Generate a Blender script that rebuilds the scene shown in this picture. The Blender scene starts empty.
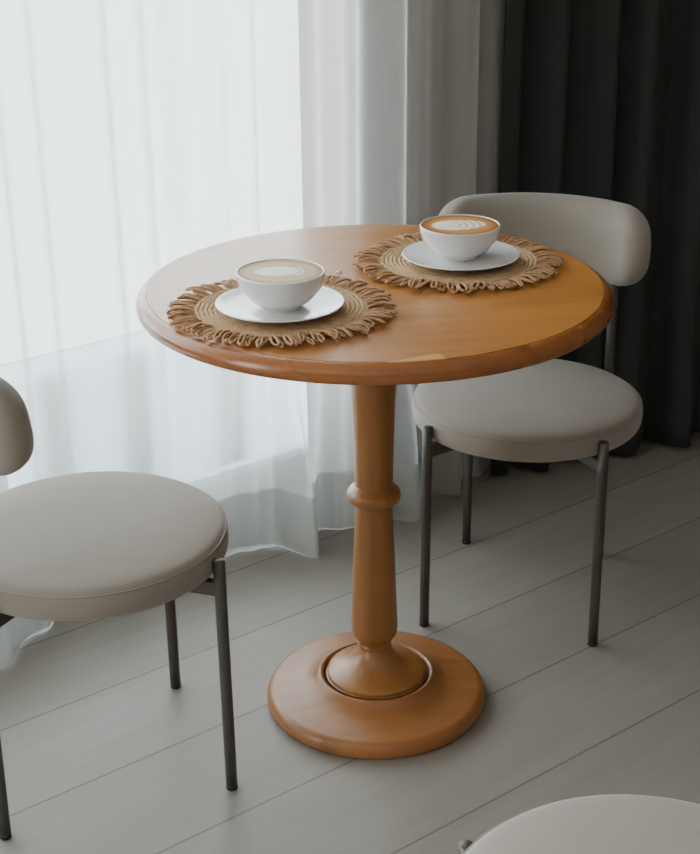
import bpy, bmesh, math, random
from mathutils import Vector, Matrix, Euler
random.seed(7)
S = bpy.context.scene
C = S.collection
PI = math.pi
A = 0.5455                                   # direction of the window wall and floor boards
EV = Vector((math.cos(A), math.sin(A), 0))
NV = Vector((-math.sin(A), math.cos(A), 0))
def room(s, n, z=0.0):                       # room axes: s along the wall, n towards the wall
    return EV * s + NV * n + Vector((0, 0, z))

# ------------------------------------------------------------------ materials
def srgb(r, g, b):
    f = lambda c: (c / 255 / 12.92) if c / 255 <= 0.04045 else ((c / 255 + 0.055) / 1.055) ** 2.4
    return (f(r), f(g), f(b), 1)
class NT:
    def __init__(s, name):
        s.m = bpy.data.materials.new(name); s.m.use_nodes = True
        s.t = s.m.node_tree; s.t.nodes.clear(); s.out = s.n('ShaderNodeOutputMaterial')
    def n(s, kind, **kw):
        x = s.t.nodes.new(kind)
        for k, v in kw.items():
            if k.startswith('i_'): x.inputs[k[2:].replace('_', ' ')].default_value = v
            else: setattr(x, k, v)
        return x
    def l(s, a, b): s.t.links.new(a, b)
    def noise(s, vec, scale, detail=3, rough=.5):
        x = s.n('ShaderNodeTexNoise', i_Scale=scale, i_Detail=detail, i_Roughness=rough); s.l(vec, x.inputs['Vector']); return x
    def mapping(s, vec, scale=(1, 1, 1), rot=(0, 0, 0), loc=(0, 0, 0)):
        x = s.n('ShaderNodeMapping'); x.inputs['Scale'].default_value = scale; x.inputs['Rotation'].default_value = rot
        x.inputs['Location'].default_value = loc; s.l(vec, x.inputs['Vector']); return x.outputs[0]
    def ramp(s, fac, stops):
        x = s.n('ShaderNodeValToRGB'); cr = x.color_ramp
        while len(cr.elements) < len(stops): cr.elements.new(.5)
        for e, (p, c) in zip(cr.elements, stops): e.position = p; e.color = c
        s.l(fac, x.inputs[0]); return x.outputs[0]
    def mix(s, fac, a, b, mode='MIX'):
        x = s.n('ShaderNodeMix', data_type='RGBA', blend_type=mode)
        for sock, v in ((x.inputs[0], fac), (x.inputs[6], a), (x.inputs[7], b)):
            if hasattr(v, 'is_output'): s.l(v, sock)
            else: sock.default_value = v
        return x.outputs[2]
    def bump(s, h, strength=.2, dist=.002):
        x = s.n('ShaderNodeBump', i_Strength=strength, i_Distance=dist); s.l(h, x.inputs['Height']); return x.outputs[0]
    def bsdf(s, color, rough=.5, bump=None, **kw):
        x = s.n('ShaderNodeBsdfPrincipled')
        if hasattr(color, 'is_output'): s.l(color, x.inputs['Base Color'])
        else: x.inputs['Base Color'].default_value = color
        if hasattr(rough, 'is_output'): s.l(rough, x.inputs['Roughness'])
        else: x.inputs['Roughness'].default_value = rough
        for k, v in kw.items(): x.inputs[k.replace('_', ' ')].default_value = v
        if bump is not None: s.l(bump, x.inputs['Normal'])
        s.l(x.outputs[0], s.out.inputs[0]); return x
    def oc(s): return s.n('ShaderNodeTexCoord').outputs['Object']

def wood_mat(name, base, dark, staves=False, vertical=False, rough=.3):
    t = NT(name); oc = t.oc()
    if vertical: v = t.mapping(oc, (14, 14, 1.2))
    else: v = t.mapping(oc, (1.6, 16, 16), (0, 0, -.42))
    n1 = t.noise(v, 3.0, 5, .6)
    n2 = t.noise(t.mapping(oc, (1, 1, 1)), 3.5, 3, .5)
    col = t.ramp(n1.outputs['Fac'], [(.3, dark), (.62, base)])
    lighter = tuple(min(1, c * 1.22) for c in base[:3]) + (1,)
    col = t.mix(t.ramp(n2.outputs['Fac'], [(.42, (0, 0, 0, 1)), (.7, (.55, .55, .55, 1))]), col, lighter)
    if staves:
        br = t.n('ShaderNodeTexBrick', i_Scale=1.0, i_Mortar_Size=.0, i_Bias=-.1); br.offset = .37
        br.inputs['Brick Width'].default_value = .23; br.inputs['Row Height'].default_value = .052
        br.inputs['Color1'].default_value = (.80, .80, .80, 1); br.inputs['Color2'].default_value = (1.1, 1.08, 1.05, 1)
        t.l(t.mapping(oc, (1, 1, 1), (0, 0, -.20), (.06, .345, 0)), br.inputs['Vector'])
        col = t.mix(.45, col, t.mix(1.0, col, br.outputs['Color'], 'MULTIPLY'))
        sx = t.n('ShaderNodeSeparateXYZ'); t.l(t.mapping(oc, (1, 1, 1), (0, 0, -.314)), sx.inputs[0])
        def step(sock, v, op):
            k = t.n('ShaderNodeMath', operation=op); t.l(sock, k.inputs[0]); k.inputs[1].default_value = v; return k.outputs[0]
        def mul(a, b):
            k = t.n('ShaderNodeMath', operation='MULTIPLY'); t.l(a, k.inputs[0]); t.l(b, k.inputs[1]); return k.outputs[0]
        mk = mul(mul(step(sx.outputs['Y'], -.3215, 'LESS_THAN'), step(sx.outputs['X'], -.060, 'LESS_THAN')), step(sx.outputs['X'], -.19, 'GREATER_THAN'))
        col = t.mix(mul(mk, step(mk, .75, 'MULTIPLY')), col, srgb(216, 160, 94))      # one paler veneer stave
    r = t.n('ShaderNodeMapRange'); r.inputs['To Min'].default_value = rough - .05; r.inputs['To Max'].default_value = rough + .1
    t.l(n2.outputs['Fac'], r.inputs['Value'])
    t.bsdf(col, r.outputs[0], t.bump(n1.outputs['Fac'], .05, .001), Coat_Weight=.25, Coat_Roughness=.22)
    return t.m
def fabric_mat(name, col, scale=900, rough=.9, var=.1, sheen=.3):
    t = NT(name); oc = t.oc()
    n = t.noise(oc, scale, 2); n2 = t.noise(oc, 6, 3)
    d = tuple(c * (1 - var) for c in col[:3]) + (1,); li = tuple(min(1, c * (1 + var)) for c in col[:3]) + (1,)
    c = t.mix(n2.outputs['Fac'], d, li)
    h = t.n('ShaderNodeMath', operation='ADD'); t.l(n.outputs['Fac'], h.inputs[0])
    k = t.n('ShaderNodeMath', operation='MULTIPLY'); k.inputs[1].default_value = 4; t.l(t.noise(oc, 14, 2).outputs['Fac'], k.inputs[0]); t.l(k.outputs[0], h.inputs[1])
    t.bsdf(c, rough, t.bump(h.outputs[0], .25, .0015), Sheen_Weight=sheen, Sheen_Roughness=.5)
    return t.m
def plain(name, col, rough=.5, metallic=0.0, nscale=40, var=.06, **kw):
    t = NT(name); n = t.noise(t.oc(), nscale, 3)
    d = tuple(c * (1 - var) for c in col[:3]) + (1,)
    t.bsdf(t.mix(n.outputs['Fac'], d, col), rough, None, Metallic=metallic, **kw); return t.m
def cloth_mat(name, col, transp, transl, stripe=0):
    t = NT(name); oc = t.oc()
    n = t.noise(t.mapping(oc, (60, 60, 3)), 4, 3)
    c = t.mix(n.outputs['Fac'], tuple(x * .93 for x in col[:3]) + (1,), col)
    di = t.n('ShaderNodeBsdfDiffuse'); tl = t.n('ShaderNodeBsdfTranslucent'); tr = t.n('ShaderNodeBsdfTransparent')
    t.l(c, di.inputs[0]); t.l(c, tl.inputs[0]); tr.inputs[0].default_value = (1, 1, 1, 1)
    m1 = t.n('ShaderNodeMixShader'); m1.inputs[0].default_value = transl; t.l(di.outputs[0], m1.inputs[1]); t.l(tl.outputs[0], m1.inputs[2])
    m2 = t.n('ShaderNodeMixShader'); t.l(m1.outputs[0], m2.inputs[1]); t.l(tr.outputs[0], m2.inputs[2])
    # threads cover more of the view where the cloth is seen edge on
    lw = t.n('ShaderNodeLayerWeight'); lw.inputs[0].default_value = .35
    mr = t.n('ShaderNodeMapRange'); mr.inputs['To Min'].default_value = transp; mr.inputs['To Max'].default_value = transp * .15
    t.l(lw.outputs['Facing'], mr.inputs['Value']); t.l(mr.outputs[0], m2.inputs[0])
    t.l(m2.outputs[0], t.out.inputs[0]); return t.m

WOOD_B, WOOD_D = srgb(196, 124, 58), srgb(166, 96, 40)
M = {}
M['top'] = wood_mat('veneered table top', srgb(186, 123, 58), srgb(164, 102, 46), staves=True, rough=.33)
M['rim'] = wood_mat('table rim wood', srgb(154, 92, 42), srgb(132, 76, 32), rough=.25)
M['turned'] = wood_mat('turned wood', srgb(158, 105, 52), srgb(138, 88, 40), vertical=True, rough=.3)
M['base'] = wood_mat('base wood', srgb(154, 100, 52), srgb(134, 84, 40), rough=.4)
M['seat'] = fabric_mat('greige seat cloth', srgb(146, 135, 124))
M['piping'] = fabric_mat('seat welt cloth', srgb(142, 131, 120))
M['metal'] = plain('gunmetal tube', srgb(98, 94, 88), .4, .7, 25)
M['glide'] = plain('black plastic', srgb(28, 28, 28), .6)
M['china'] = plain('white glazed china', srgb(232, 230, 228), .18, 0, 8, .015, Coat_Weight=.4, Coat_Roughness=.08)
M['jute'] = plain('jute cord', srgb(210, 172, 128), .95, 0, 170, .42)
M['jute_fringe'] = plain('jute fringe cord', srgb(214, 166, 122), .95, 0, 190, .6)
M['fleck'] = plain('white bead', srgb(238, 236, 232), .3)
M['sheer'] = cloth_mat('sheer white voile', srgb(240, 240, 238), .45, .55)
M['hem'] = cloth_mat('doubled voile hem', srgb(205, 204, 198), .08, .30)
M['dark'] = fabric_mat('charcoal curtain cloth', srgb(52, 56, 53), 500, .95, .12, 0.0)
M['wall'] = plain('matt wall paint', srgb(140, 124, 112), .9, 0, 5, .03)
M['ceil'] = plain('ceiling paint', srgb(225, 222, 216), .9, 0, 5, .02)
M['frame'] = plain('white window frame', srgb(225, 226, 226), .45, 0, 10, .02)
M['terrace'] = plain('pale terrace paving', srgb(236, 236, 232), .9, 0, 2, .05)
M['parapet'] = plain('pale exterior render', srgb(205, 208, 210), .9, 0, 2, .06)
M['slate'] = plain('grey exterior panel', srgb(150, 156, 162), .8, 0, 2, .06)
def latte_mat():
    t = NT('latte foam'); a = t.n('ShaderNodeAttribute', attribute_name='Col')
    n = t.noise(t.oc(), 500, 2)
    c = t.mix(.08, a.outputs['Color'], n.outputs['Color'], 'OVERLAY')
    t.bsdf(c, .5, None, Specular_IOR_Level=.15); return t.m
M['latte'] = latte_mat()
def glass_mat():
    t = NT('clear window glass'); g = t.n('ShaderNodeBsdfGlossy'); g.inputs['Roughness'].default_value = .02
    tr = t.n('ShaderNodeBsdfTransparent'); tr.inputs[0].default_value = (.94, .97, .97, 1)
    fr = t.n('ShaderNodeFresnel'); fr.inputs[0].default_value = 1.3
    mx = t.n('ShaderNodeMixShader'); t.l(fr.outputs[0], mx.inputs[0]); t.l(tr.outputs[0], mx.inputs[1]); t.l(g.outputs[0], mx.inputs[2])
    t.l(mx.outputs[0], t.out.inputs[0]); return t.m
M['glass'] = glass_mat()
def floor_mat():
    t = NT('pale grey plank flooring'); oc = t.oc()
    W = 0.219; L = 7.3
    br = t.n('ShaderNodeTexBrick', i_Scale=1.0, i_Mortar_Size=.0022, i_Mortar_Smooth=.1, i_Bias=0.0); br.offset = 0
    br.inputs['Brick Width'].default_value = L; br.inputs['Row Height'].default_value = W
    br.inputs['Color1'].default_value = (.90, .90, .90, 1); br.inputs['Color2'].default_value = (1, 1, 1, 1); br.inputs['Mortar'].default_value = (.56, .54, .52, 1)
    t.l(t.mapping(oc, (1, 1, 1), (0, 0, 0), (FLOOR_DX, .337, 0)), br.inputs['Vector'])
    g = t.noise(t.mapping(oc, (1.2, 14, 1)), 3, 6, .62)
    g2 = t.noise(t.mapping(oc, (.9, 3, 1), (0, 0, 0), (3, 5, 0)), 2, 3)
    c = t.ramp(g.outputs['Fac'], [(.28, srgb(149, 142, 133)), (.70, srgb(158, 151, 142))])
    c = t.mix(t.ramp(g2.outputs['Fac'], [(.4, (0, 0, 0, 1)), (.7, (.5, .5, .5, 1))]), c, srgb(148, 138, 127))
    c = t.mix(1.0, c, br.outputs['Color'], 'MULTIPLY')
    r = t.n('ShaderNodeMapRange'); r.inputs['To Min'].default_value = .42; r.inputs['To Max'].default_value = .56
    t.l(g2.outputs['Fac'], r.inputs['Value'])
    t.bsdf(c, r.outputs[0], t.bump(g.outputs['Fac'], .05, .001)); return t.m
FLOOR_DX = 3.6
M['floor'] = floor_mat()
def frosted_mat():
    t = NT('frosted screen glass'); n = t.noise(t.oc(), 3, 2)
    c = t.mix(n.outputs['Fac'], (.60, .65, .69, 1), (.70, .74, .77, 1))
    tl = t.n('ShaderNodeBsdfTranslucent'); tr = t.n('ShaderNodeBsdfTransparent'); t.l(c, tl.inputs[0]); t.l(c, tr.inputs[0])
    m = t.n('ShaderNodeMixShader'); m.inputs[0].default_value = .4; t.l(tl.outputs[0], m.inputs[1]); t.l(tr.outputs[0], m.inputs[2]); t.l(m.outputs[0], t.out.inputs[0]); return t.m
M['frosted'] = frosted_mat()

# ------------------------------------------------------------------ mesh helpers
def obj(name, bm, m, parent=None, smooth=True):
    bmesh.ops.recalc_face_normals(bm, faces=bm.faces)
    me = bpy.data.meshes.new(name); bm.to_mesh(me); bm.free()
    if smooth:
        for p in me.polygons: p.use_smooth = True
    me.materials.append(m)
    o = bpy.data.objects.new(name, me); C.objects.link(o)
    if parent: o.parent = parent
    return o
def tag(o, label=None, cat=None, group=None, kind=None):
    for k, v in (('label', label), ('category', cat), ('group', group), ('kind', kind)):
        if v: o[k] = v
    return o
def thing(name, loc, rz, label, cat, group=None):
    o = bpy.data.objects.new(name, None); C.objects.link(o); o.location = loc; o.rotation_euler = (0, 0, rz)
    o.empty_display_size = .05
    return tag(o, label, cat, group)
def smooth_profile(pts, sub=4):             # Catmull-Rom through (r, z); a point given as (r, z, 1) stays a hard corner
    out = []
    n = len(pts)
    for i in range(n - 1):
        p1, p2 = pts[i], pts[i + 1]
        p0 = pts[i - 1] if i > 0 and len(p1) < 3 else p1
        p3 = pts[i + 2] if i + 2 < n and len(p2) < 3 else p2
        for k in range(sub):
            t = k / sub
            q = []
            for d in (0, 1):
                a, b, c, e = p0[d], p1[d], p2[d], p3[d]
                q.append(.5 * (2 * b + (c - a) * t + (2 * a - 5 * b + 4 * c - e) * t * t + (-a + 3 * b - 3 * c + e) * t ** 3))
            out.append((max(q[0], 0), q[1]))
    out.append((pts[-1][0], pts[-1][1]))
    return out
def lathe(bm, prof, seg=96, z0=0.0, c=(0, 0), cap=True):
    rings = []
    for r, z in prof:
        if r < 1e-5: rings.append([bm.verts.new((c[0], c[1], z + z0))])
        else: rings.append([bm.verts.new((c[0] + r * math.cos(2 * PI * i / seg), c[1] + r * math.sin(2 * PI * i / seg), z + z0)) for i in range(seg)])
    for a, b in zip(rings, rings[1:]):
        if len(a) == 1 and len(b) == 1: continue
        for i in range(seg):
            j = (i + 1) % seg
            if len(a) == 1: bm.faces.new((a[0], b[i], b[j]))
            elif len(b) == 1: bm.faces.new((a[i], a[j], b[0]))
            else: bm.faces.new((a[i], a[j], b[j], b[i]))
    if cap:
        for r in (rings[0], rings[-1]):
            if len(r) > 1: bm.faces.new(r)
    return bm
def tube(bm, pts, rad, seg=8, cap=True, twist=0.0, lobes=0, lobe=0.0):
    pts = [Vector(p) for p in pts]
    rings = []; up = Vector((0, 0, 1)); acc = 0
    for i, p in enumerate(pts):
        d = (pts[min(i + 1, len(pts) - 1)] - pts[max(i - 1, 0)]).normalized()
        if i: acc += (p - pts[i - 1]).length
        s = d.cross(up)
        if s.length < 1e-4: s = Vector((1, 0, 0))
        s.normalize(); u = s.cross(d)
        r = rad[i] if isinstance(rad, (list, tuple)) else rad
        ring = []
        for k in range(seg):
            a = 2 * PI * k / seg
            rr = r * (1 + lobe * math.cos(lobes * (a + twist * acc))) if lobes else r
            ring.append(bm.verts.new(p + (s * math.cos(a) + u * math.sin(a)) * rr))
        rings.append(ring)
    for a, b in zip(rings, rings[1:]):
        for k in range(seg): bm.faces.new((a[k], a[(k + 1) % seg], b[(k + 1) % seg], b[k]))
    if cap: bm.faces.new(rings[0]); bm.faces.new(rings[-1][::-1])
    return bm
def box(bm, cx, cy, cz, sx, sy, sz, rot=0.0, bevel=0.0):
    m = Matrix.Translation((cx, cy, cz)) @ Matrix.Rotation(rot, 4, 'Z') @ Matrix.Diagonal((sx, sy, sz, 1))
    r = bmesh.ops.create_cube(bm, size=1, matrix=m)
    if bevel:
        es = list({e for v in r['verts'] for e in v.link_edges})
        bmesh.ops.bevel(bm, geom=es, offset=bevel, segments=3, profile=.5, affect='EDGES')
    return bm
def copy_tree(o, parent=None):
    c = o.copy(); C.objects.link(c)
    if parent: c.parent = parent
    for ch in list(o.children): copy_tree(ch, c)
    return c

# ------------------------------------------------------------------ the setting
def slab(name, s0, s1, n0, n1, z0, z1, m, kind='structure', parent=None):
    bm = bmesh.new(); box(bm, (s0 + s1) / 2, (n0 + n1) / 2, (z0 + z1) / 2, s1 - s0, n1 - n0, z1 - z0)
    o = obj(name, bm, m, parent, smooth=False)
    if not parent: o.rotation_euler = (0, 0, A); o['kind'] = kind
    return o
WN = 0.80                                    # inner face of the window wall
slab('floor', -4.0, 3.0, -4.5, WN + .12, -.10, 0, M['floor'])
slab('ceiling', -4.0, 3.0, -4.5, WN + .12, 2.6, 2.7, M['ceil'])
slab('wall_right', 3.0, 3.1, -4.5, WN + .12, 0, 2.6, M['wall'])
WS0, WS1, WH = -3.0, 0.71, 2.35              # window opening
bm = bmesh.new()
box(bm, (WS1 + 3.0) / 2, WN + .06, 1.3, 3.0 - WS1, .12, 2.6)
box(bm, (-4.0 + WS0) / 2, WN + .06, 1.3, WS0 + 4.0, .12, 2.6)
box(bm, (WS0 + WS1) / 2, WN + .06, (WH + 2.6) / 2, WS1 - WS0, .12, 2.6 - WH)
box(bm, (WS0 + WS1) / 2, WN + .06, .006, WS1 - WS0, .12, .012)
box(bm, (.45 + 3.0) / 2, .7165, 1.3, 3.0 - .45, .167, 2.6)             # wall beside the window, brought forward to block window light behind the sheer
w = obj('wall_back', bm, M['wall'], smooth=False); w.rotation_euler = (0, 0, A); w['kind'] = 'structure'
bm = bmesh.new(); box(bm, (.455 + 3.0) / 2, .628, .035, 3.0 - .455, .010, .07)
b = obj('baseboard_back', bm, M['frame'], smooth=False); b.rotation_euler = (0, 0, A); b['kind'] = 'structure'
# window: frame with mullions, a transom half a metre up, and one pane per field
win = bpy.data.objects.new('window_1', None); C.objects.link(win); win.rotation_euler = (0, 0, A); win['kind'] = 'structure'
bm = bmesh.new(); nf = WN + .06
muls = [WS0, -2.1, -1.2, -.30, WS1]
for i, s in enumerate(muls):
    cs = s + (.03 if i == 0 else (-.03 if i == len(muls) - 1 else 0))
    box(bm, cs - (.045 if i == len(muls) - 1 else 0), nf, (WH + .012) / 2, .15 if i == len(muls) - 1 else .06, .06, WH - .012)
for z, h in ((.032, .04), (WH - .03, .06)): box(bm, (WS0 + WS1) / 2, nf, z, WS1 - WS0, .06, h)
obj('frame', bm, M['frame'], win, smooth=False)['kind'] = 'structure'
for s0, s1 in zip(muls, muls[1:]):
    for z0, z1 in ((.052, WH - .06),):
        bm = bmesh.new(); box(bm, (s0 + s1) / 2, nf, (z0 + z1) / 2, s1 - s0 - .06, .006, z1 - z0)
        obj('pane', bm, M['glass'], win, smooth=False)['kind'] = 'structure'
# outside: terrace; frosted screen and grey slabs added to tone the lower sheer
slab('exterior_ground', -30, 30, WN + .12, 60, -.25, -.12, M['terrace'])
slab('exterior_screen', -6, 6, 1.0, 1.012, -.12, .37, M['frosted'])
for s0 in (-.62, -.36, -.11, .09, .34):
    slab('exterior_slab', s0, s0 + .085, 1.03, 1.09, -.12, .33, M['slate'])

# ------------------------------------------------------------------ curtains
def spline(pts, x):
    if x <= pts[0][0]: return pts[0][1]
    for i in range(len(pts) - 1):
        if x <= pts[i + 1][0]:
            (x0, y0), (x1, y1) = pts[i], pts[i + 1]; t = (x - x0) / (x1 - x0); t = t * t * (3 - 2 * t)
            return y0 + (y1 - y0) * t
    return pts[-1][1]
def smst(a, b, x):
    t = min(1, max(0, (x - a) / (b - a))); return t * t * (3 - 2 * t)
BOT = [(-1.6, .55), (-1.4, .62), (-1.2, .54), (-1.05, .61), (-.9, .55), (-.75, .6), (-.6, .52), (-.46, .49), (-.36, .57), (-.27, .61), (-.2, .575), (-.1, .62), (-.02, .60), (.04, .61),
       (.10, .61), (.16, .595), (.195, .565), (.228, .465), (.265, .55), (.31, .58), (.36, .545), (.41, .50), (.45, .54), (.505, .475), (.56, .545), (.605, .555), (.65, .515), (.70, .575), (.76, .570), (.82, .58), (.95, .58)]
rs = random.Random(3)
PH = [(rs.uniform(0, 6.28), f, a) for f, a in ((2 * PI / .105, .012), (2 * PI / .067, .006), (2 * PI / .21, .016), (2 * PI / .041, .0012))]
def sheer_n(s, z):
    base = .575 - .05 * s
    f = 0
    for ph, w, a in PH: f += a * math.sin(w * (s + .012 * math.sin(9 * s + ph) - .006 * z * math.sin(5 * s)) + ph)
    f *= 1 + .35 * smst(.36, .46, s)
    up = base - .008 * smst(.36, .46, s) + .028 * smst(.62, .74, s) + f * (1.0 - .15 * smst(.8, 2.4, z))
    wb = 1 - smst(.02, .62, z)
    wb = wb ** 1.4
    return up * (1 - wb) + (spline(BOT, s) + .35 * f) * wb
def sheer_low(s):                            # the bottom edge brushes the floor, sags more on the forward folds
    return .004 + .010 * (0.5 + .5 * math.sin(11 * s + 1)) * smst(.5, .62, sheer_n(s, 0.02))
def curtain(name, fn, s0, s1, ds, zs, m, low=None, parent=None):
    bm = bmesh.new(); cols = []
    n = int((s1 - s0) / ds)
    for i in range(n + 1):
        s = s0 + (s1 - s0) * i / n
        lo = low(s) if low else 0
        cols.append([bm.verts.new((s, fn(s, z), max(z, 0) if z > zs[0] else lo)) for z in zs])
    for a, b in zip(cols, cols[1:]):
        for k in range(len(zs) - 1): bm.faces.new((a[k], b[k], b[k + 1], a[k + 1]))
    o = obj(name, bm, m, parent)
    return o
HEM = .135
zs_up = [HEM + (2.52 - HEM) * (i / 40) ** 1.3 for i in range(41)]
sh = curtain('sheer_curtain', sheer_n, -1.6, .82, .004, zs_up, M['sheer'])
sh.rotation_euler = (0, 0, A)
tag(sh, 'long white translucent sheer curtain hanging in front of the bright window', 'curtain')
zs_h = [HEM * i / 12 for i in range(13)]
hem = curtain('hem', sheer_n, -1.6, .82, .004, zs_h, M['hem'], sheer_low, sh)
hem['label'] = 'doubled greyer hem band along the curtain bottom'
rd = random.Random(12)
def dark_n(s, z):
    base = .535 - .30 * (min(s, 1.35) - .8) - .04 * max(0, s - 1.35)
    u = s + .018 * math.sin(7.1 * s + .5)
    w = math.sin(2 * PI * u / .118 + 1.0)
    f = .026 * math.copysign(abs(w) ** .7, w) + .010 * math.sin(2 * PI * s / .071 + 2)
    fl = 1 + .35 * (1 - smst(0, .5, z))
    return base + f * fl + .006 * math.sin(3 * z + 9 * s)
zs_d = [.012 + 2.5 * (i / 30) ** 1.2 for i in range(31)]
DS0 = .770
dk = curtain('blackout_curtain', dark_n, DS0, 2.4, .004, zs_d, M['dark'], lambda s: .012)
dk.rotation_euler = (0, 0, A)
sol = dk.modifiers.new('thickness', 'SOLIDIFY'); sol.thickness = .003
tag(dk, 'heavy charcoal pleated curtain hanging behind the far chair', 'curtain')

# ------------------------------------------------------------------ pedestal table
T = thing('pedestal_table', (0, 0, 0), 0, 'round honey-brown wooden pedestal table with two placemats on top', 'table')
bm = lathe(bmesh.new(), [(0, .728), (.349, .728), (.3492, .7494), (.3488, .75), (.25, .75), (.12, .75), (0, .75)], 160)
tt = obj('tabletop', bm, M['top'], T, smooth=False)
prof = smooth_profile([(.3494, .7488, 1), (.3515, .7492), (.3570, .7470), (.3625, .7420), (.3657, .7350), (.3650, .7275), (.3610, .7220), (.3540, .7195), (.340, .7190, 1), (.30, .7190)], 5)
bm = bmesh.new(); lathe(bm, prof, 160, cap=False)
rim = obj('table_rim', bm, M['rim'], T); rim['label'] = 'darker rounded bullnose edge'
prof = smooth_profile([(.0, .1085, 1), (.0268, .1085), (.0270, .117), (.0305, .123), (.0372, .132), (.0393, .146), (.0392, .160), (.0375, .20), (.0350, .27), (.0325, .32), (.0307, .365), (.0305, .378, 1), (.0385, .380), (.0432, .3855), (.0440, .392), (.0425, .3985), (.0395, .402), (.0375, .404, 1), (.0310, .409, 1), (.0313, .43), (.0324, .48), (.0350, .54), (.0380, .60), (.039, .65), (.044, .70), (.05, .7188, 1), (0, .7188)], 5)
bm = lathe(bmesh.new(), prof, 72); obj('column', bm, M['turned'], T).location.x = -.0025
prof = smooth_profile([(0, .052, 1), (.0790, .052), (.0832, .0545), (.0838, .058), (.0825, .0612), (.076, .0650), (.063, .0700), (.050, .0765), (.0395, .0850), (.0318, .0950), (.0282, .1030), (.0270, .1085, 1), (0, .1085)], 5)
bm = lathe(bmesh.new(), prof, 96); obj('column_foot', bm, M['turned'], T)
prof = smooth_profile([(0, .0, 1), (.180, .0, 1), (.1860, .004), (.1885, .012), (.1870, .021), (.1825, .0275), (.1770, .0302, 1), (.160, .0325), (.140, .0350), (.122, .0390), (.110, .0455), (.102, .0525), (.0975, .0560), (.0935, .0555), (.0905, .0520), (.0895, .0478, 1), (0, .0478)], 5)
bm = lathe(bmesh.new(), prof, 144); obj('pedestal_base', bm, M['base'], T)

# ------------------------------------------------------------------ chairs
SR, ZB = .2125, .371
def backrest_bm():
    rho = .228
    x0 = -.204                                # rearmost mid-point of the centre line
    half = math.asin(.190 / rho)
    L = rho * half; H, Tk, zc = .150, .058, .673
    bm = bmesh.new(); NU, NVv = 72, 28; rings = []
    for i in range(NU + 1):
        k = i / NU * 2 - 1
        k = math.sin(k * PI / 2) * .6 + k * .4
        u = k * L
        d = max(L - abs(u), 1e-4)
        rc = .066
        h = H / 2 if d > rc else H / 2 - rc + math.sqrt(max(rc * rc - (rc - d) ** 2, 0))
        tt_ = Tk / 2 if d > .032 else Tk / 2 * math.sqrt(max(1 - ((.032 - d) / .032) ** 2, .0004))
        a = u / rho
        cx, cy = x0 + rho * (1 - math.cos(a)), rho * math.sin(a)
        nx, ny = math.cos(a), -math.sin(a)     # towards the sitter
        ring = []
        for j in range(NVv):
            t = 2 * PI * j / NVv
            ct, st = math.cos(t), math.sin(t)
            e = 2 / 2.9
            px = math.copysign(abs(ct) ** e, ct) * tt_; pz = math.copysign(abs(st) ** e, st) * h
            lean = -.10 * pz
            ring.append(bm.verts.new((cx + nx * px + lean, cy + ny * px, zc + pz)))
        rings.append(ring)
    for a, b in zip(rings, rings[1:]):
        for j in range(NVv): bm.faces.new((a[j], a[(j + 1) % NVv], b[(j + 1) % NVv], b[j]))
    bm.faces.new(rings[0]); bm.faces.new(rings[-1][::-1])
    return bm
FLX, FLY, RLX, RLY = .160, .158, -.192, .138
def make_chair(label):
    t = thing('dining_chair', (0, 0, 0), 0, label, 'chair', 'round-seated padded chairs around the table')
    prof = smooth_profile([(0, ZB, 1), (.150, ZB), (.195, ZB + .001), (.2075, ZB + .006), (.2118, ZB + .016), (SR, ZB + .029), (.2110, ZB + .0395), (.2065, ZB + .0465), (.198, ZB + .0520), (.175, ZB + .0565), (.13, ZB + .0610), (.07, ZB + .0635), (0, ZB + .0642)], 5)
    st = obj('seat', lathe(bmesh.new(), prof, 112), M['seat'], t)
    ring = [(.2095 * math.cos(a), .2095 * math.sin(a), ZB + .0432) for a in [2 * PI * i / 120 for i in range(121)]]
    obj('piping', tube(bmesh.new(), ring, .0015, 8, cap=False), M['piping'], st)
    obj('backrest', backrest_bm(), M['seat'], t)
    for sx, sy in ((1, 1), (1, -1), (-1, 1), (-1, -1)):
        bm = bmesh.new()
        if sx > 0:
            p0, p1 = Vector((FLX, FLY * sy, .006)), Vector((FLX * .985, FLY * sy * .985, .404))
            pts = [p0.lerp(p1, k / 6) for k in range(7)]
            tube(bm, pts + [p1 + Vector((0, 0, .002))], [.0092] * 7 + [.0078], 20)
        else:
            p0, p1 = Vector((RLX, RLY * sy, .006)), Vector((RLX * .985, RLY * sy * .985, .41))
            pts = [p0.lerp(p1, k / 6) for k in range(7)] + [Vector((RLX * .985, RLY * sy * .98, .53)), Vector((RLX * .975, RLY * sy * .97, .655))]
            tube(bm, pts, .0092, 20)
        lg = obj('leg', bm, M['metal'], t)
        g = lathe(bmesh.new(), [(0, 0), (.0082, 0), (.0092, .001), (.0092, .007), (0, .007)], 20, 0, (p0.x, p0.y)); obj('glide', g, M['glide'], lg)
    bm = bmesh.new()
    for (xa, ya), (xb, yb) in (((FLX, FLY), (RLX, -RLY)), ((FLX, -FLY), (RLX, RLY))):
        dx, dy = xb - xa, yb - ya; L = math.hypot(dx, dy)
        box(bm, (xa + xb) / 2, (ya + yb) / 2, .3585, L - .014, .013, .022, math.atan2(dy, dx))
    obj('seat_frame', bm, M['metal'], t, smooth=False)
    return t
c1 = make_chair('round-seated greige chair at the left edge of the photo, beside the sheer curtain')
c1.location = (-.457, -.114, 0); c1.rotation_euler = (0, 0, .272)
c2 = copy_tree(c1); c2['label'] = 'round-seated greige chair with curved backrest standing in front of the charcoal curtain'
c2.location = (.328, .325, 0); c2.rotation_euler = (0, 0, -1.935)
c3 = copy_tree(c1); c3['label'] = 'greige chair at the bottom right, only the top of its round seat in view'
c3.location = (.128, -1.064, 0); c3.rotation_euler = (0, 0, 3.12)

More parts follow.
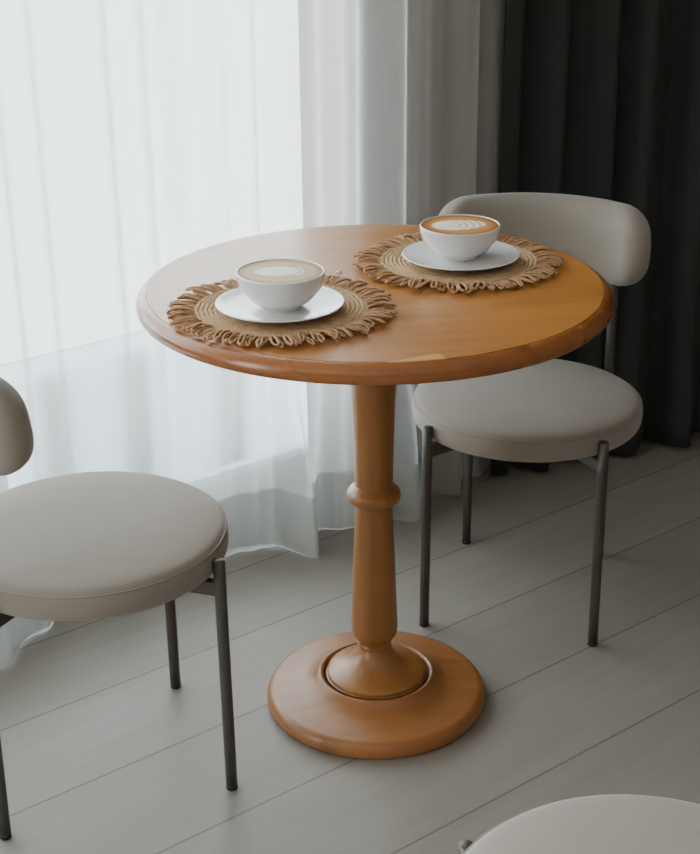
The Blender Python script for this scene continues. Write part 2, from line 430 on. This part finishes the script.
# ------------------------------------------------------------------ placemats, saucers, cups, lattes
def make_mat(seed, label):
    rr = random.Random(seed)
    t = thing('placemat', (0, 0, 0), 0, label, 'placemat', 'round fringed jute placemats on the table')
    bm = bmesh.new(); pitch = .0068; pts = []; r = .004; a = 0
    while r < .125:
        wob = .0006 * math.sin(a * 23)
        pts.append(((r + wob) * math.cos(a), (r + wob) * math.sin(a), .0049 + .0003 * math.sin(a * 31 + r * 900)))
        da = min(.35, .0045 / r); a += da; r += pitch * da / (2 * PI)
    tube(bm, pts, .0037, 8, twist=380, lobes=2, lobe=.25)
    obj('woven_disc', bm, M['jute'], t)
    bm = bmesh.new(); n = 108
    for i in range(n):
        th = 2 * PI * (i + rr.uniform(-.3, .3)) / n
        R1 = .165 + rr.uniform(-.009, .004); sw = rr.uniform(-.07, .07); wd = rr.uniform(.0026, .0052) * rr.choice((1, -1))
        hz = rr.uniform(.002, .0095); tl = rr.uniform(-.002, .002); z0 = rr.uniform(.0024, .0045)
        P = []
        for k in range(19):
            u = k / 18; v = math.sin(u * PI) ** .8
            rad = .119 + (R1 - .119) * v
            lat = wd * math.sin(2 * PI * u) * (.45 + .55 * v) + (u - .5) * .002
            an = th + sw * v * v + lat / rad
            P.append((rad * math.cos(an), rad * math.sin(an), z0 + hz * math.sin(v * PI * .8) + tl * math.sin(2 * PI * u)))
        tube(bm, P, .0018, 6, twist=800, lobes=2, lobe=.3)
    # the plaited edge the fringe hangs from
    ring = [((.124 + .0012 * math.sin(i * 2.1)) * math.cos(2 * PI * i / 260), (.124 + .0012 * math.sin(i * 2.1)) * math.sin(2 * PI * i / 260), .0048 + .0007 * math.sin(i * 1.3)) for i in range(261)]
    tube(bm, ring, .0031, 7, cap=False, twist=600, lobes=2, lobe=.2)
    f = obj('fringe', bm, M['jute_fringe'], t); f['label'] = 'looped twisted jute fringe'
    return t
TZ = .7502
m1 = make_mat(1, 'round fringed jute placemat at the front left of the table')
m1.location = (-.153, -.118, TZ); m1.rotation_euler = (0, 0, .3)
m2 = make_mat(5, 'round fringed jute placemat at the back right of the table')
m2.location = (.146, .082, TZ); m2.rotation_euler = (0, 0, 1.7)
def lat_colors(kind):
    def mixc(a, b, f): return tuple(x + (y - x) * f for x, y in zip(a, b))
    if kind == 1: rimc, base, art = srgb(178, 136, 92)[:3], srgb(202, 170, 132)[:3], srgb(246, 242, 234)[:3]
    else: rimc, base, art = srgb(156, 96, 44)[:3], srgb(196, 142, 82)[:3], srgb(246, 236, 216)[:3]
    def f(x, y):                              # unit disc
        r = math.hypot(x, y); a = 0
        c = mixc(base, rimc, smst(.70, .98, r))
        if kind == 1:
            e = math.hypot((x + .10) / .56, (y - .05) / .42)
            a = 1 - smst(.80, 1.05, e)
            for k, (px, w) in enumerate(((.42, .05), (.53, .045))):   # trailing bands to the right
                q = math.hypot((x - px + .42) / .42, y / .46); a = max(a, (1 - smst(0, .16, abs(q - 1))) * .75 * (1 if x > .1 else 0) * (1 - smst(.26, .42, abs(y))))
            halo = math.hypot((x + .02) / .80, (y) / .66)
            a = max(a, .12 * (1 - smst(.03, .2, abs(halo - 1))))
        else:
            e = math.hypot((x + .02) / .74, (y - .02) / (.50 * (1 - .18 * x)))
            ins = 1 - smst(.90, 1.04, e)
            v = math.hypot(x + .50, 1.15 * (y - .02)) / .175 + .1
            st = .5 + .5 * math.cos(2 * PI * v)
            lines = 1 - .8 * smst(.55, .98, st) * smst(-.30, .05, x)
            spine = smst(.0, .045, abs(y - .02)) if x > -.35 else 1
            a = ins * lines * (.7 + .3 * spine)
        return mixc(c, art, a)
    return f
def latte(kind, label, loc, rz):
    bm = bmesh.new(); R = .0601; nr, ns = 44, 160
    fcol = lat_colors(kind); lay = bm.loops.layers.float_color.new('Col')
    rings = [[bm.verts.new((0, 0, 0))]]
    for i in range(1, nr + 1):
        r = R * i / nr
        rings.append([bm.verts.new((r * math.cos(2 * PI * k / ns), r * math.sin(2 * PI * k / ns), .0012 * smst(.9, 1, i / nr) * 0)) for k in range(ns)])
    bot = bm.verts.new((0, 0, -.008)); lr = [bm.verts.new((v.co.x * .97, v.co.y * .97, -.008)) for v in rings[-1]]
    for k in range(ns): bm.faces.new((rings[0][0], rings[1][k], rings[1][(k + 1) % ns]))
    for a, b in zip(rings[1:], rings[2:]):
        for k in range(ns): bm.faces.new((a[k], b[k], b[(k + 1) % ns], a[(k + 1) % ns]))
    for k in range(ns):
        bm.faces.new((rings[-1][k], lr[k], lr[(k + 1) % ns], rings[-1][(k + 1) % ns])); bm.faces.new((lr[k], bot, lr[(k + 1) % ns]))
    for f in bm.faces:
        for l in f.loops:
            co = l.vert.co; cc = fcol(co.x / R, co.y / R); l[lay] = (cc[0], cc[1], cc[2], 1)
    o = obj('latte', bm, M['latte'], smooth=False); o.location = loc; o.rotation_euler = (0, 0, rz)
    return tag(o, label, 'coffee', 'lattes in the cups')
def make_saucer(label):
    prof = smooth_profile([(0, .0018, 1), (.040, .0018), (.042, 0), (.046, 0), (.048, .002), (.065, .0045), (.083, .0085), (.0915, .0112), (.0930, .0126), (.0918, .0136), (.088, .0128), (.075, .0098), (.058, .0072), (.044, .0062), (.034, .0060, 1), (0, .0060)], 4)
    return tag(obj('saucer', lathe(bmesh.new(), prof, 112), M['china']), label, 'saucer', 'white saucers on the placemats')
def make_cup(label):
    prof = smooth_profile([(0, .0022, 1), (.0245, .0022), (.0262, 0), (.0292, 0), (.0305, .0025), (.0360, .0060), (.0440, .0120), (.0520, .0210), (.0590, .0300), (.0622, .0400), (.0634, .0475), (.0636, .0510), (.0624, .0522), (.0608, .0514), (.0600, .0480), (.0585, .0390), (.0535, .0280), (.0440, .0180), (.0300, .0090), (.0150, .0065), (0, .0060)], 4)
    return tag(obj('coffee_cup', lathe(bmesh.new(), prof, 112), M['china']), label, 'cup', 'white cups of latte on the table')
MZ = TZ + .0100
s1 = make_saucer('flat white saucer on the front left placemat'); s1.location = (-.156, -.139, MZ)
s2 = s1.copy(); C.objects.link(s2); s2['label'] = 'flat white saucer on the back right placemat'; s2.location = (.147, .065, MZ)
k1 = make_cup('white bowl-shaped cup with pale latte on the front left saucer'); k1.location = (-.154, -.139, MZ + .0062)
k2 = k1.copy(); C.objects.link(k2); k2['label'] = 'white bowl-shaped cup with leaf-patterned latte on the back right saucer'; k2.location = (.146, .071, MZ + .0062)
latte(1, 'pale beige latte with a white foam blob in the front left cup', (-.154, -.139, MZ + .0062 + .0509), -.05)
latte(2, 'golden brown latte with a foam leaf in the back right cup', (.146, .071, MZ + .0062 + .0509), .05)
for p, r, sc in (((-.052, .025, TZ + .0125), .0042, (1.25, .9, .8)), ((-.035, -.013, TZ + .0105), .0027, (.9, .8, 1.3))):
    bm = bmesh.new(); bmesh.ops.create_uvsphere(bm, u_segments=20, v_segments=12, radius=r)
    bmesh.ops.scale(bm, vec=sc, verts=bm.verts)
    o = obj('fleck', bm, M['fleck'], m1)  # plain white ellipsoid for a small white spot of unidentified kind
    o.matrix_parent_inverse = Matrix.Identity(4)
    o.location = Matrix.Rotation(-.3, 3, 'Z') @ (Vector(p) - m1.location); o['label'] = 'small white fleck in the fringe'

# ------------------------------------------------------------------ light
wd = bpy.data.worlds.new('overcast daylight'); S.world = wd; wd.use_nodes = True
nt = wd.node_tree; nt.nodes.clear()
tc = nt.nodes.new('ShaderNodeTexCoord')
dot = nt.nodes.new('ShaderNodeVectorMath'); dot.operation = 'DOT_PRODUCT'; dot.inputs[1].default_value = NV
nt.links.new(tc.outputs['Generated'], dot.inputs[0])
mr = nt.nodes.new('ShaderNodeMapRange'); mr.interpolation_type = 'SMOOTHSTEP'
mr.inputs['From Min'].default_value = -.05; mr.inputs['From Max'].default_value = .15
nt.links.new(dot.outputs['Value'], mr.inputs['Value'])
b1 = nt.nodes.new('ShaderNodeBackground'); b1.inputs[0].default_value = (1.0, .88, .76, 1); b1.inputs[1].default_value = .17      # dim room behind the camera
b2 = nt.nodes.new('ShaderNodeBackground'); b2.inputs[0].default_value = (.90, .96, 1.0, 1); b2.inputs[1].default_value = 15.5      # overcast sky outside
mx = nt.nodes.new('ShaderNodeMixShader'); wo = nt.nodes.new('ShaderNodeOutputWorld')
nt.links.new(mr.outputs[0], mx.inputs[0]); nt.links.new(b1.outputs[0], mx.inputs[1]); nt.links.new(b2.outputs[0], mx.inputs[2]); nt.links.new(mx.outputs[0], wo.inputs[0])
pl = bpy.data.lights.new('window_portal', 'AREA'); pl.shape = 'RECTANGLE'; pl.size = WS1 - WS0; pl.size_y = WH - .1
pl.cycles.is_portal = True
po = bpy.data.objects.new('window_portal', pl); C.objects.link(po)
po.location = room((WS0 + WS1) / 2, WN + .14, WH / 2 + .05)
po.rotation_euler = (Vector((-NV.x, -NV.y, 0))).to_track_quat('-Z', 'Y').to_euler()

# ------------------------------------------------------------------ camera
F_PX = 1470.9
cam = bpy.data.cameras.new('camera'); co = bpy.data.objects.new('camera', cam); C.objects.link(co)
cam.sensor_fit = 'HORIZONTAL'; cam.sensor_width = 36; cam.lens = F_PX / 700 * 36; cam.clip_start = .05
p, y, r = .39782, .11615, -.01095
F = Vector((math.sin(y) * math.cos(p), math.cos(y) * math.cos(p), -math.sin(p)))
R0 = Vector((math.cos(y), -math.sin(y), 0)); U0 = R0.cross(F)
R = R0 * math.cos(r) + U0 * math.sin(r); U = U0 * math.cos(r) - R0 * math.sin(r)
co.matrix_world = Matrix(((R.x, U.x, -F.x, -.2919), (R.y, U.y, -F.y, -2.1548), (R.z, U.z, -F.z, 1.4242), (0, 0, 0, 1)))
S.camera = co
S.view_settings.view_transform = 'AgX'
S.view_settings.look = 'None'
S.view_settings.exposure = -0.22
